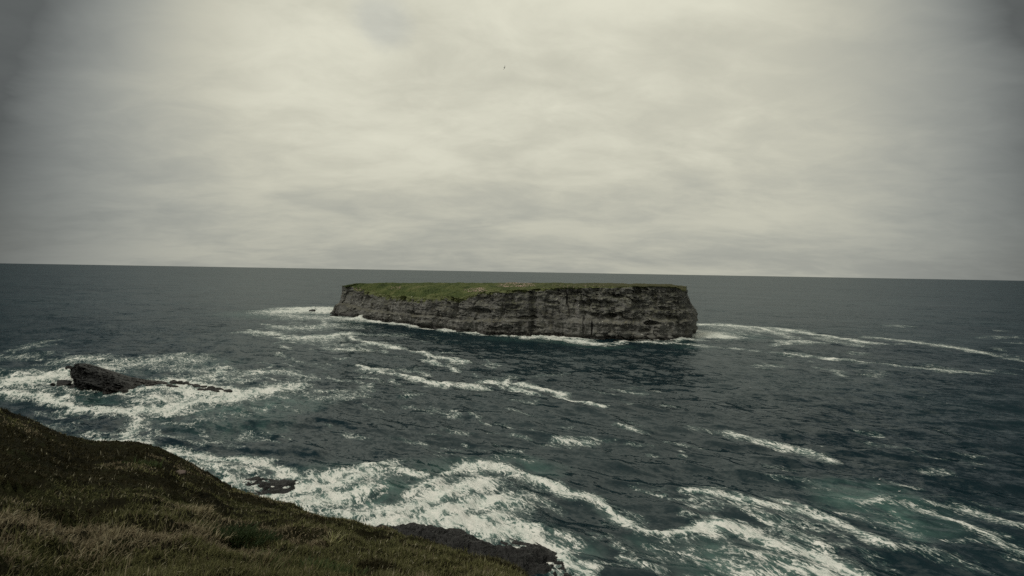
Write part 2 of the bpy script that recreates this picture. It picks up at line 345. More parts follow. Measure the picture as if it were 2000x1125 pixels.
# ------------------------------------------------------------------ sea
# foam streaks and patches: points on the water where the photograph has them, half thickness, strength
FOAM = [
 # around the skerry
 ([(30,747),(75,737),(120,732),(150,728)], 13, .95), ([(0,742),(40,745)], 9, .7), ([(0,765),(60,774),(126,789),(146,800),(190,802),(250,807)], 9, .98),
 ([(0,756),(90,760),(150,768)], 9, .62), ([(60,750),(110,742)], 10, .75),
 ([(255,808),(254,834),(250,856)], 11, .9), ([(252,820),(262,842)], 16, .72), ([(186,860),(234,866),(262,862)], 7, .82), ([(160,852),(200,850)], 5, .6),
 ([(285,801),(345,796),(400,784),(450,778),(500,768),(548,760)], 12, 1.0), ([(300,782),(375,776),(440,776)], 9, .85), ([(330,757),(390,766),(450,772),(520,764)], 11, .98),
 ([(250,806),(300,803),(340,812)], 9, .85), ([(330,748),(390,752),(455,764)], 7, 1.02), ([(325,744),(390,738),(435,722)], 9, .78), ([(400,735),(470,742)], 9, .66),
 ([(210,712),(270,708),(330,698),(378,704)], 10, .68), ([(330,712),(400,722),(440,730)], 12, .55), ([(130,706),(165,700),(200,704)], 6, .8), ([(180,760),(240,768),(300,762),(330,752)], 5, .88),
 ([(200,772),(260,776),(310,770)], 4, .7), ([(130,722),(150,740),(140,756)], 7, .95), ([(480,730),(540,726),(605,738)], 6, .72), ([(505,708),(520,716),(500,728)], 5, .6), ([(560,742),(600,752)], 5, .5),
 ([(30,686),(60,676),(100,664)], 6, .5), ([(0,700),(40,695)], 6, .5), ([(480,840),(510,846),(470,852)], 6, .55), ([(420,860),(440,858)], 6, .55), ([(400,818),(470,812),(520,800)], 11, .42),
 ([(100,838),(130,834),(110,826)], 7, .5),
 # surf below the headland, left
 ([(262,868),(300,876),(360,882),(405,890),(480,897),(525,901),(572,918),(600,932)], 9, .95), ([(380,898),(430,912),(460,930),(470,948)], 12, .85), ([(410,905),(470,915),(520,918)], 11, .72),
 ([(440,945),(480,940)], 10, .9), ([(560,925),(600,935),(640,932)], 10, .9), ([(330,880),(350,900),(390,915)], 12, .7), ([(470,868),(440,866)], 5, .4), ([(480,925),(540,935),(590,940)], 8, .6),
 # the big patch
 ([(532,966),(600,955),(660,945),(720,930)], 19, 1.0), ([(620,930),(692,922),(752,906),(778,918),(822,926)], 12, .95), ([(745,900),(760,912)], 10, .92),
 ([(580,985),(640,975),(700,965)], 20, 1.0), ([(650,1000),(720,1005),(770,1000)], 20, .93), ([(720,1025),(790,1024),(850,1018)], 15, 1.06),
 ([(790,1000),(850,975),(900,958),(930,950)], 27, 1.03), ([(830,1010),(890,1000),(940,985),(985,985)], 27, 1.03), ([(860,940),(830,950),(800,970)], 12, .92), ([(870,1030),(930,1025),(970,1015)], 20, 1.04),
 ([(868,926),(900,905),(948,909),(996,921),(1044,934),(1076,946),(1108,960),(1150,971),(1170,976),(1203,1006),(1257,1032),(1316,1034),(1372,1031),(1415,1033)], 10, .98),
 ([(960,912),(1000,930),(1060,942)], 14, .72), ([(900,915),(960,935),(1000,950)], 12, .58), ([(1000,955),(1050,975),(1090,990)], 11, .5), ([(980,985),(1030,1000),(1040,1015)], 10, .55),
 ([(950,1040),(1012,1038),(1060,1060),(1108,1098),(1137,1122),(1160,1150)], 20, 1.06), ([(960,1020),(1010,1025),(1050,1035)], 15, .9), ([(1040,1050),(1100,1070),(1150,1110)], 16, .9),
 ([(1080,1036),(1110,1044),(1135,1055),(1130,1075)], 10, .72), ([(860,1040),(900,1046),(940,1050)], 9, .95), ([(980,1060),(1040,1075),(1080,1100)], 9, .72),
 ([(800,1040),(880,1056),(950,1075),(1030,1100),(1080,1120)], 13, .80), ([(480,945),(530,948),(585,944)], 9, .82),
 # right hand bands
 ([(1180,985),(1230,1015),(1300,1045),(1390,1050),(1440,1048)], 11, .66), ([(1410,1030),(1473,1046),(1527,1068),(1595,1092),(1650,1116),(1700,1140)], 14, 1.0),
 ([(1380,1035),(1430,1034),(1460,1040)], 13, 1.0), ([(1352,961),(1415,972),(1482,988),(1550,999),(1617,1017),(1662,1038),(1707,1060),(1752,1078)], 8, .86),
 ([(1370,975),(1430,990),(1480,1005),(1550,1035),(1600,1060)], 11, .6), ([(1527,979),(1570,995)], 7, .74), ([(1496,1020),(1550,1050),(1610,1080)], 11, .68), ([(1350,990),(1400,1000)], 7, .5),
 ([(1415,1092),(1460,1108),(1520,1122)], 18, .80), ([(1440,1075),(1500,1085),(1560,1105)], 12, .78), ([(1550,1110),(1620,1125),(1700,1150)], 16, .96), ([(1212,1087),(1240,1100),(1289,1110)], 9, .62), ([(1200,1060),(1230,1080),(1300,1080)], 9, .52),
 ([(1300,1130),(1400,1130)], 10, .6), ([(1160,1050),(1190,1040)], 9, .5), ([(1270,1062),(1330,1075),(1360,1100)], 7, .55),
 ([(1690,985),(1740,985),(1790,992),(1842,1011),(1887,1029),(1955,1056),(1998,1074)], 6, .74), ([(1830,985),(1887,996),(1955,1015),(2010,1030)], 6, .66), ([(1830,1000),(1800,1005)], 7, .62),
 ([(1775,1074),(1842,1092),(1887,1110)], 8, .55), ([(1690,990),(1720,1005),(1760,1015)], 10, .42), ([(1640,1050),(1700,1085),(1760,1120)], 9, .45),
 ([(1352,838),(1400,848),(1450,853)], 4, .45), ([(1440,852),(1480,862),(1527,874),(1595,886),(1622,897)], 6, .78), ([(1100,858),(1145,868)], 7, .80), ([(1060,866),(1100,868)], 5, .5), ([(1125,856),(1150,866)], 5, .6),
 ([(1330,882),(1336,884)], 3, .7), ([(1340,893),(1346,894)], 2, .7), ([(1210,830),(1238,838),(1256,842)], 5, .66), ([(1225,870),(1260,876)], 4, .45), ([(1290,970),(1300,970)], 3, .7),
 # mid water streaks
 ([(495,648),(530,652),(565,664)], 5, .86), ([(518,633),(556,640),(610,641)], 3.5, .72), ([(590,660),(632,658),(678,651),(695,662),(724,671),(778,681)], 5, .88), ([(570,655),(600,665),(640,663)], 6, .6),
 ([(814,686),(841,694),(905,707)], 4, .86), ([(833,702),(867,713),(888,724)], 4.5, .86), ([(850,710),(885,718)], 4, .55), ([(693,713),(727,726),(773,734),(814,741),(860,753),(898,751),(945,758)], 5, .90),
 ([(947,747),(970,747),(987,757)], 5, .84), ([(980,741),(1012,759),(1048,771)], 5, .94), ([(1018,749),(1069,762),(1118,778),(1173,797)], 4.5, .97), ([(965,740),(1000,738)], 4, .5),
 ([(632,774),(693,768),(718,750)], 8, .58), ([(650,780),(700,775)], 6, .6), ([(746,722),(786,720)], 5, .6), ([(797,725),(832,733)], 4, .68), ([(795,774),(806,776)], 5, .62), ([(870,700),(900,716)], 6, .4),
 ([(886,800),(897,812)], 5, .66), ([(915,806),(935,815),(955,832)], 4, .52), ([(665,683),(702,683)], 4, .76), ([(640,672),(690,676)], 5, .5), ([(560,760),(600,770)], 5, .42), ([(590,760),(605,768)], 6, .5),
 ([(560,700),(640,720)], 6, .35), ([(660,640),(700,640)], 4, .5), ([(720,655),(780,655)], 3, .5), ([(500,770),(560,750),(600,740)], 6, .45), ([(1160,760),(1230,790)], 3, .35), ([(1050,735),(1110,732)], 3,.3),
 # island waterline
 ([(567,608),(609,607),(655,609)], 5, 1.02), ([(590,603),(640,603),(665,606)], 4, 1.0), ([(624,622),(640,636),(600,640)], 8, .62), ([(540,614),(600,620),(650,622)], 6, .66), ([(650,618),(690,622),(720,623)], 2.5, .9),
 ([(690,623),(725,624)], 4, 1.02), ([(725,627),(773,632),(830,640),(879,646),(936,651),(982,655),(1050,655),(1095,659),(1145,664)], 2.6, 1.0), ([(1030,656),(1095,662),(1145,669),(1183,673)], 3.6, .98), ([(1183,672),(1209,669),(1240,666)], 2.2, .85),
 ([(1240,666),(1300,664),(1362,664)], 2.2, .85), ([(1260,668),(1310,670),(1362,674)], 1.8, .8), ([(1322,660),(1342,661)], 3, 1.0), ([(1362,674),(1430,680),(1480,686)], 1.8, .66), 
 # right of the island
 ([(1362,656),(1385,656),(1412,657)], 4, 1.05), ([(1362,648),(1400,652)], 6, .75), ([(1364,634),(1420,635),(1480,640),(1530,652)], 2.6, .86), ([(1440,640),(1500,648),(1540,658)], 4, .66), ([(1510,641),(1570,650),(1630,659),(1700,670)], 2.8, .84),
 ([(1600,660),(1640,668),(1680,676)], 4, .55), ([(1510,674),(1545,668),(1575,668)], 3.5, .7), ([(1400,640),(1450,650)], 6, .5), ([(1720,661),(1790,669),(1850,677),(1920,689)], 2.4, .78), ([(1920,690),(2000,706)], 2.2, .55),
 ([(1535,693),(1575,695)], 2, .86), ([(1480,687),(1535,692),(1600,698)], 2, .55), ([(1622,702),(1672,705)], 2.2, .9), ([(1690,708),(1760,714)], 1.8, .66), ([(1780,716),(1840,722),(1915,730)], 2, .7), ([(1745,637),(1775,637)], 1.6, .6), ([(1910,660),(1990,658)], 1.2, .5),
]
fr = random.Random(5)
for (x0, y0, x1, y1, n, a_) in [(480,625,960,800,70,.55),(0,680,520,860,50,.58),(960,760,1300,900,16,.5),(1150,930,1420,1110,34,.52),(1450,960,2000,1110,34,.48),(1380,640,1980,740,24,.5),(560,800,1000,900,14,.45),(1500,830,1950,950,12,.45)]:
    for _ in range(n):
        px, py = fr.uniform(x0, x1), fr.uniform(y0, y1); L_ = fr.uniform(12, 70)*(py-500)/300; k_ = fr.uniform(0.02, 0.34)
        FOAM.append(([(px, py), (px+L_*.5, py+L_*k_*.5+fr.uniform(-2, 2)), (px+L_, py+L_*k_)], fr.uniform(1.0, 2.6)*(py-480)/200, a_*fr.uniform(.7, 1.15)))
AER = [([(400,800),(470,800),(520,790)], 22, .55), ([(300,770),(450,775)], 16, .5), ([(200,790),(60,760),(240,770)], 14, .42), ([(330,700),(400,712)], 14, .4), ([(60,742),(130,735)], 14, .5), ([(420,830),(500,835)], 18, .32),
 ([(350,905),(450,930)], 18, .5), ([(560,965),(650,950),(760,945),(850,960)], 36, .62), ([(730,985),(790,985)], 12, .9), ([(700,960),(760,955)], 12, .75), ([(860,915),(900,905),(940,915)], 15, .62), ([(1000,900),(1060,915)], 16, .42),
 ([(900,990),(980,1005),(1000,995)], 25, .62), ([(860,1000),(900,960)], 30, .6), ([(1060,1040),(1130,1070)], 24, .5), ([(1400,1095),(1460,1110),(1550,1120)], 36, .8), ([(1260,1060),(1330,1090)], 22, .35),
 ([(1700,980),(1745,990),(1770,1020)], 24, .85), ([(1745,1000),(1790,1045)], 18, .6), ([(1080,664),(1145,671),(1195,676)], 5, .5), ([(980,662),(1060,664)], 4, .3), ([(1300,668),(1360,676)], 5, .25), ([(560,612),(640,612)], 7, .5), ([(690,627),(730,627)], 4, .45), ([(1150,975),(1203,1010)], 10, .3), ([(560,955),(600,950)], 12, .85), ([(1364,650),(1420,654)], 6, .5)]

def strokes_field(X, Y, strokes, soft=1.0):
    F = np.zeros_like(X)
    for pts, tk, inten in strokes:
        P = np.array([sea(*p)[:2] for p in pts])
        Pd = []
        for k in range(len(pts)-1):
            a, b = P[k], P[k+1]; md = (a+b)/2; Dm = np.hypot(*md); v = (b-a)/max(np.hypot(*(b-a)), 1e-6); rr = md/Dm
            sa = abs(v[0]*rr[1]-v[1]*rr[0]); dep = tk*Dm*Dm/(H*FPX); lat = 1.3*tk*Dm/FPX
            Pd.append(max(dep*sa, lat*0.8)+0.12)
        W = max(Pd)*1.6*soft
        inten = inten*(1+0.04*float(sstep(220, 330, np.hypot(*P.mean(0)))))
        lo = P.min(0)-W; hi = P.max(0)+W
        idx = np.nonzero((X > lo[0]) & (X < hi[0]) & (Y > lo[1]) & (Y < hi[1]))[0]
        if len(idx) == 0: continue
        x = X[idx]; y = Y[idx]; best = np.zeros_like(x)
        for k in range(len(pts)-1):
            a, b = P[k], P[k+1]; ab = b-a; L = max(ab@ab, 1e-6)
            t = np.clip(((x-a[0])*ab[0]+(y-a[1])*ab[1])/L, 0, 1)
            d = np.hypot(x-a[0]-t*ab[0], y-a[1]-t*ab[1])/(Pd[k]*soft)
            best = np.maximum(best, inten*np.clip(1.06-0.62*d, 0, 1)*(1-sstep(1.0, 1.5, d)))
        F[idx] = np.maximum(F[idx], best)
    return F

NAZ = 900
az = np.concatenate([np.linspace(-56, 56, NAZ), np.arange(59, 302, 3.0)])*math.pi/180
tn = np.concatenate([np.linspace(1.7, 0.66, 22)[:-1], np.linspace(0.66, 0.0135, 600)])
rr = np.concatenate([H/tn, np.geomspace(H/0.0135, 45000, 26)[1:]])
RR, AA = np.meshgrid(rr, az, indexing='ij')
X0 = (RR*np.sin(AA)).ravel(); Y0 = (RR*np.cos(AA)).ravel()
Rf = RR.ravel()
spac = np.maximum(Rf*Rf/H*0.00108, Rf*0.0022)
Z = np.zeros_like(X0); DX = np.zeros_like(X0); DY = np.zeros_like(X0)
wr = np.random.default_rng(3)
gust = 0.75+0.45*fbm(X0/70, Y0/70, oct=3, seed=91)
for k in range(46):
    lam = 2.0*(46/2.0)**(k/45.0)*wr.uniform(0.92, 1.08)
    th = math.atan2(-0.89, -0.45)+wr.normal(0, 0.5)
    kk = 2*math.pi/lam
    amp = 0.0125*(0.55 if lam < 4 else 0.9 if lam < 5.5 else 1.15 if lam < 16 else 1.0)*lam**0.78*(1.0 if lam < 9 else (9/lam)**0.75)
    wgt = np.clip((lam/spac-1.6)/2.2, 0.55 if lam > 14 else 0.0, 1)*np.clip(6000/Rf, 0, 1)
    ph = kk*(X0*math.cos(th)+Y0*math.sin(th))+wr.uniform(0, 6.28)
    g = gust if lam < 12 else 1.0
    Z += amp*g*wgt*np.cos(ph); DX -= 0.8*amp*wgt*math.cos(th)*np.sin(ph); DY -= 0.8*amp*wgt*math.sin(th)*np.sin(ph)
def foam_at(X, Y):
    wx = X+fbm(X/9, Y/9, oct=4, seed=5)*2.2*np.clip(np.hypot(X, Y)/110, .5, 2.4)
    wy = Y+fbm(X/9, Y/9, oct=4, seed=25)*2.2*np.clip(np.hypot(X, Y)/110, .5, 3.0)
    f = strokes_field(wx, wy, FOAM)
    a = strokes_field(wx, wy, AER, 1.15)
    return f, a
vis = (np.abs(np.arctan2(X0, Y0)) < 1.0) & (Rf < 900)
foam = np.zeros_like(X0); aer = np.zeros_like(X0)
foam[vis], aer[vis] = foam_at(X0[vis], Y0[vis])
# churned water stands up a little where it breaks
near = vis & (foam > 0.2)
Z[near] += (sstep(0.3, 1.0, foam[near])*(0.22+0.55*fbm(X0[near]/2.6, Y0[near]/2.6, oct=4, seed=44)))
# surf thrown up against the island and the rocks
for px, py, hgt, wid in [(609,604,3.2,3.5),(640,603,2.4,4),(712,621,2.6,5),(700,623,1.8,4),(1336,660,2.6,3.0),(1326,662,1.5,3),(1052,654,1.6,4),(935,650,1.3,3),(1380,654,1.6,5),(1400,655,1.2,4),(765,631,1.2,3),(1000,655,1.0,4),(870,646,.9,4)]:
    c = sea(px, py); d = np.hypot(X0-c[0], (Y0-c[1])*0.6); s = np.exp(-(d/wid)**2)
    k = s > 0.01
    Z[k] += hgt*s[k]*(0.75+0.6*fbm(X0[k]/1.5, Y0[k]/1.5, oct=3, seed=8)); foam[k] = np.maximum(foam[k], np.clip(s[k]*1.6, 0, 1.05))
V = np.stack([X0+DX, Y0+DY, Z], 1)
nC = len(az)
sea_obj = mesh('sea', V, gridfaces(len(rr), nC, wrap=True), MW, attrs={'foam': ('FLOAT', foam), 'aerated': ('FLOAT', aer), 'ripple': ('FLOAT', 0.10+0.06*sstep(80, 900, Rf))})
tag(sea_obj, kind='structure')
SEA_XY = (X0, Y0, Z)
def sea_z(x, y):
    a = math.atan2(x, y); r = math.hypot(x, y)
    i = int(np.argmin(np.abs(rr-r))); j = int(np.argmin(np.abs(az-a)))
    return float(Z[i*nC+j])

# ------------------------------------------------------------------ headland in front
EYE = 1.75
EDGE = [(0,806,46),(60,830,43),(130,858,41),(172,869,39),(215,871,36),(275,878,33),(310,886,31),(345,902,30),(385,920,28.5),(412,932,27.5),(432,946,26.5),(470,960,25.5),(530,975,23.5),(600,992,21),(680,1015,18.5),(770,1044,16.2),(860,1072,14.8),(940,1098,13.6),(1010,1122,12.8)]
th_, tl_, re_ = [], [], []
for px, py, de in EDGE:
    d = ray(px, py); th_.append(math.atan2(d[0], d[1])); tl_.append(-d[2]/math.hypot(d[0], d[1])); re_.append(de)
for deg, tv, rv in [(8, .72, 10.5), (16, .9, 9), (30, 1.05, 7.5), (60, 1.0, 7.5), (90, .7, 10), (130, .2, 30), (179, -.08, 80)]:
    th_.append(rad(deg)); tl_.append(tv); re_.append(rv)
pre = [(-181, -.08, 80), (-130, -.2, 90), (-95, -.12, 80), (-70, .02, 62), (-56, .13, 52)]
th_ = np.array([rad(a) for a, _, _ in pre]+th_); tl_ = np.array([b for _, b, _ in pre]+tl_); re_ = np.array([c for _, _, c in pre]+re_)
def edge_of(th): return np.interp(th, th_, tl_), np.interp(th, th_, re_)
def ground(x, y, rough=True):
    th = np.arctan2(x, y); r = np.hypot(x, y)
    T, re = edge_of(th)
    b = EYE/re**2; a = T-2*EYE/re
    z = H-(EYE+a*r+b*np.minimum(r, re*1.0)**2+2*b*re*np.clip(r-re, 0, None))
    q = np.clip(r-re, 0, None)
    coast = sstep(rad(-88), rad(-70), th)*(1-sstep(rad(95), rad(120), th))
    z = z-coast*np.where(q < 8, 0.16*q*q, 0.16*64+2.7*(q-8))
    if rough:
        e = sstep(1.0, 4.0, r)*(1-0.5*sstep(0, 3, q))
        z = z+e*(0.20*fbm(x/2.3, y/2.3, oct=3, seed=61)+0.23*(fbm(x/0.95, y/0.95, oct=3, seed=62, ridge=True)-0.45)-0.03+0.35*fbm(x/9, y/9, oct=2, seed=63))
        z = z+coast*sstep(3, 10, q)*1.8*fbm(x/5, y/5, z/4, oct=4, seed=66)
    return z
azh = np.concatenate([np.linspace(-58, 20, 330), np.linspace(22, 300, 90)])*math.pi/180
vv = np.concatenate([np.linspace(0.02, 1, 150), 1+np.linspace(0, 1, 50)[1:]**1.6])
A2, V2 = np.meshgrid(azh, vv, indexing='xy')
Aw = (A2+math.pi) % (2*math.pi)-math.pi
T2, R2 = edge_of(Aw)
inl = 1-sstep(rad(-95), rad(-60), Aw)*(1-sstep(rad(100), rad(140), Aw))
rg_ = np.where(V2 <= 1, V2*R2, R2+(V2-1)*(30+260*inl))
hx = (rg_*np.sin(Aw)).ravel(); hy = (rg_*np.cos(Aw)).ravel()
hz = np.maximum(ground(hx, hy), -3)
hv = np.concatenate([np.stack([hx, hy, hz], 1), [[0, 0, float(H-EYE)]]])
nA = len(azh); fan = np.stack([np.full(nA, len(hv)-1), np.arange(nA), (np.arange(nA)+1) % nA], 1)
hm, ht = mat('headland_ground')
_g = ht.n('ShaderNodeNewGeometry'); _nz = ht.n('ShaderNodeSeparateXYZ', i={0: _g.outputs['Normal']}).outputs[2]
_b = ht.noise(_g.outputs['Position'], 4.0, 5, 0.65); _a = ht.noise(_g.outputs['Position'], 0.5, 4, 0.6)
_soil = ht.ramp(ht.m('ADD', ht.m('MULTIPLY', _a, .6), ht.m('MULTIPLY', _b, .4)), [(0.35, (0.007, 0.007, 0.004)), (0.5, (0.017, 0.016, 0.008)), (0.66, (0.026, 0.030, 0.011))])
_rock = ht.mix(_b, (0.05, 0.047, 0.042), (0.13, 0.12, 0.105))
_c = ht.mix(ht.ss(_nz, 0.35, 0.6), _rock, _soil)
_bp = ht.n('ShaderNodeBump', i={'Height': _b, 'Distance': 0.15, 'Strength': 0.8})
_hp = principled(ht, Base_Color=_c, Roughness=0.95, Normal=_bp.outputs[0]); _hp.inputs['Specular IOR Level'].default_value = 0.05
out(ht, _hp)
head = mesh('headland', hv, [gridfaces(len(vv), nA, wrap=True), fan[:, ::-1]], hm); tag(head, kind='structure')

# wet rock platform at the foot of the headland
PL = np.array([sea(*p)[:2] for p in [(560,1010),(690,1030),(770,1034),(800,1030),(852,1031),(885,1038),(905,1052),(938,1060),(962,1063),(1000,1057),(1040,1064),(1072,1084),(1096,1100),(1112,1126),(1118,1160),(1128,1220)]])
PL = np.concatenate([PL, [[8, 44], [-30, 48], [-44, 62]]])
def poly_sd(x, y, poly):
    d = np.full(x.shape, 1e9); ins = np.zeros(x.shape, bool); n = len(poly)
    for i in range(n):
        a = poly[i]; b = poly[(i+1) % n]; ab = b-a; L = ab@ab
        t = np.clip(((x-a[0])*ab[0]+(y-a[1])*ab[1])/L, 0, 1)
        d = np.minimum(d, np.hypot(x-a[0]-t*ab[0], y-a[1]-t*ab[1]))
        c = ((a[1] > y) != (b[1] > y)) & (x < (b[0]-a[0])*(y-a[1])/(b[1]-a[1]+1e-12)+a[0]); ins ^= c
    return np.where(ins, d, -d)
def rock_patch(name, poly, step, hmax, slope, namp, seed, material, layer=0.0):
    lo = poly.min(0)-2.5; hi = poly.max(0)+2.5
    gx = np.arange(lo[0], hi[0], step); gy = np.arange(lo[1], hi[1], step)
    x, y = np.meshgrid(gx, gy)
    s = poly_sd(x, y, poly)+fbm(x/2.5, y/2.5, oct=3, seed=seed)*1.0
    z = np.clip(s*slope, -1.2, hmax)
    n = fbm(x/4.5+y/9, y/3.2, oct=5, seed=seed+3, gain=0.55)*namp+fbm(x/1.4, y/1.1, oct=3, seed=seed+9, ridge=True)*namp*0.45
    if layer: z = z+layer*(np.floor((n*2+y*0.12)*3)/3-n*2-y*0.12)
    z = z+n*sstep(-2, 1, s)
    f = gridfaces(len(gy), len(gx)); keep = (s.ravel()[f] > -2.2).any(1); f = f[keep]
    used = np.unique(f); re = np.full(x.size, -1); re[used] = np.arange(len(used))
    return mesh(name, np.stack([x.ravel(), y.ravel(), z.ravel()], 1)[used], re[f], material, smooth=False)
o = rock_patch('shore_platform', PL, 0.2, 0.12, 0.28, 1.3, 70, MSHORE)
tag(o, 'dark wet rock shelf at the foot of the grassy slope, washed by surf', 'rock shelf')
PS = np.array([sea(*p)[:2] for p in [(468,950),(478,938),(505,930),(545,938),(572,928),(592,936),(588,950),(555,956),(520,962),(490,962)]])
o = rock_patch('surf_rock', PS, 0.16, -0.06, 0.25, 0.75, 140, MSHORE)
tag(o, 'low black rock awash in white surf, just past the lumpy brow of the grass slope', 'rock')

# ------------------------------------------------------------------ the island
isl = empty('island', (0, 350, 0)); tag(isl, 'long flat-topped grassy island with layered grey cliffs standing in the sea', 'island')
FR = [(652,616),(672,620),(700,623),(730,627),(773,632),(830,640),(879,646),(936,651),(982,655),(1050,656),(1095,659),(1145,661),(1200,663),(1255,664),(1310,664),(1345,663),(1362,660)]
front = [sea(*p)[:2] for p in FR]
pxs = [p[0] for p in FR]
back = [(121, 331), (128, 352), (120, 382), (70, 412), (0, 440), (-70, 468), (-120, 482), (-158, 476), (-168, 455), (-162, 440)]
ctrl = np.array(front+[np.array(b) for b in back], float); nf_ = len(front)
def closed_spline(c, per):
    n = len(c); res = []; tt = []
    for i in range(n):
        p0, p1, p2, p3 = c[(i-1) % n], c[i], c[(i+1) % n], c[(i+2) % n]
        L = np.hypot(*(p2-p1)); k = max(2, int(L/per(i)))
        for j in range(k):
            t = j/k
            res.append(0.5*((2*p1)+(-p0+p2)*t+(2*p0-5*p1+4*p2-p3)*t*t+(-p0+3*p1-3*p2+p3)*t**3)); tt.append(i+t)
    return np.array(res), np.array(tt)
ol, ot = closed_spline(ctrl, lambda i: 0.30 if (i < nf_-1 or i == nf_-1 or i >= nf_+8) else 1.3)
NU = len(ol)
pxu = np.interp(ot, np.arange(len(ctrl)), pxs+[1370]+[1500]*8+[640])       # photo column of each front point
isfront = ot <= nf_-1
tang = np.roll(ol, -3, 0)-np.roll(ol, 3, 0); tang /= np.linalg.norm(tang, axis=1)[:, None]
nrm = np.stack([tang[:, 1], -tang[:, 0]], 1)
if np.mean(np.sum(nrm*(ol-ol.mean(0)), 1)) < 0: nrm = -nrm
for _ in range(30): nrm = (nrm+np.roll(nrm, 1, 0)+np.roll(nrm, -1, 0)); nrm /= np.linalg.norm(nrm, axis=1)[:, None]
sarc = np.concatenate([[0], np.cumsum(np.linalg.norm(np.diff(ol, axis=0), axis=1))])
# rim height: read from the photo's rock/turf boundary on the near side, crest height behind
RIM = [(655,567),(672,564),(690,569),(715,574),(740,577),(780,579),(820,580),(850,577),(872,579),(888,584),(898,578),(915,570),(950,568),(1000,566),(1050,564),(1100,561),(1200,559),(1300,559),(1335,561),(1350,566),(1362,570)]
rimz = np.zeros(NU)
rpx = np.array([p[0] for p in RIM]); rpy = np.array([p[1] for p in RIM])
def crest(x): return np.interp(x, [-170, -130, -60, 0, 60, 115], [24.5, 27.3, 29.2, 30.6, 32.0, 32.6])
for i in range(NU):
    if isfront[i]:
        py = np.interp(pxu[i], rpx, rpy); rimz[i] = atdepth(pxu[i], py, ol[i, 1]+5)[2]
    else: rimz[i] = crest(ol[i, 0])-0.8
ker = np.ones(41)/41
rz = np.convolve(np.concatenate([rimz[-20:], rimz, rimz[:20]]), ker, 'valid'); rimz = 0.5*rimz+0.5*rz
rimz += 0.5*fbm(sarc/6, sarc*0, oct=4, seed=31)
NV = 130
tv = np.linspace(0, 1, NV)**0.95
S, Tt = np.meshgrid(sarc, tv); Pxx = np.broadcast_to(pxu, S.shape); hh_ = np.broadcast_to(rimz, S.shape)
Zc = -3+Tt*(hh_+3)
zf = np.clip(Zc/hh_, 0, 1)
left = np.clip((800-Pxx)/150, 0, 1)*np.broadcast_to(isfront, S.shape)+np.broadcast_to(ot > nf_+7, S.shape)
right = np.clip((Pxx-1300)/60, 0, 1)
bench = 0.33+0.05*fbm(S/40, S*0, oct=2, seed=33)
inset = 3.2*sstep(bench-0.02, bench+0.05, zf)*(1-0.8*right)+3.0*sstep(0.4, 1.0, zf)**1.2*(1-0.2*right)
inset = inset+left*(5.0*sstep(0.0, 0.55, zf)+10.5)*0.9
inset = inset+right*(2.2*sstep(0.45, 1.0, zf)+3.4-1.2*sstep(0, .4, zf)*(1-sstep(.45, .7, zf)))
inset = inset-4.0*(1-sstep(0.0, 0.34, zf))*np.exp(-((Pxx-652)/11)**2)*np.broadcast_to(ot < 4, S.shape)
xb = np.broadcast_to(ol[:, 0], S.shape); yb = np.broadcast_to(ol[:, 1], S.shape)
disp = 3.4*fbm(S/24+Zc/40, Zc/22, oct=3, seed=34)+1.5*fbm(S/8, Zc/7, oct=4, seed=35, ridge=True)+0.5*fbm(S/2.2, Zc/1.3, oct=3, seed=36, gain=.6)
zz = Zc+1.3*fbm(S/34, S*0+3, oct=3, seed=37)+0.022*S+0.35*fbm(S/5, Zc/9, oct=2, seed=137)
def layers(k, seed, soft=0.18):
    i = np.floor(k); f = k-i
    a = _h(i, np.floor(S/55+vnoise(S/30, Zc/9, seed=9)), i*0, seed); b = _h(i+1, np.floor(S/55+vnoise(S/30, Zc/9, seed=9)), i*0, seed)
    return (a+(b-a)*sstep(1-soft, 1, f))*2-1
bm_ = 0.15+1.25*sstep(-0.25, 0.35, fbm(S/24+Zc/30, Zc/9, oct=3, seed=241))
def blocks(ws, hs, seed):
    sw = S+0.8*ws*fbm(S/(3*ws), Zc/(3*hs), oct=3, seed=seed+1)+0.25*Zc; zw = zz+0.7*hs*fbm(S/(2.5*ws), Zc/(2.5*hs), oct=3, seed=seed+2)
    i = np.floor(zw/hs); j = np.floor(sw/ws+_h(i, i*0, i*0, seed+3))
    return _h(i, j, i*0, seed)*2-1
sb = S+3.5*fbm(S/12, Zc/10, oct=3, seed=251)+0.55*Zc*fbm(S/60, S*0, oct=1, seed=252)
def buttress(wd_, seed):
    i = np.floor(sb/wd_); f = sb/wd_-i; a_ = _h(i, i*0, i*0, seed); b_ = _h(i+1, i*0, i*0, seed)
    return (a_+(b_-a_)*sstep(0.86, 1.0, f))*2-1
disp = disp+1.9*buttress(17, 253)+0.9*buttress(6.5, 254)
disp = disp+0.38*layers(zz/3.4, 38)+0.16*layers(zz/1.3, 39, .3)+bm_*(1.15*blocks(5.5, 3.0, 238)+0.6*blocks(2.3, 1.5, 239)+0.26*blocks(1.1, 0.8, 240))+1.3*fbm(S/11+Zc/9, Zc/5-S/30, oct=4, seed=138)
low = (1-sstep(bench-.05, bench+.02, zf))*sstep(0.02, 0.1, zf)
disp = disp+low*(1.0*fbm(S/3.6, S*0+1, oct=2, seed=40, ridge=True)-0.3)
disp = disp-sstep(.4, .5, zf)*(1-sstep(.93, 1, zf))*0.9*np.clip(fbm(S/7+zz/30, S*0+7, oct=2, seed=41, ridge=True)-0.35, 0, 1)*3
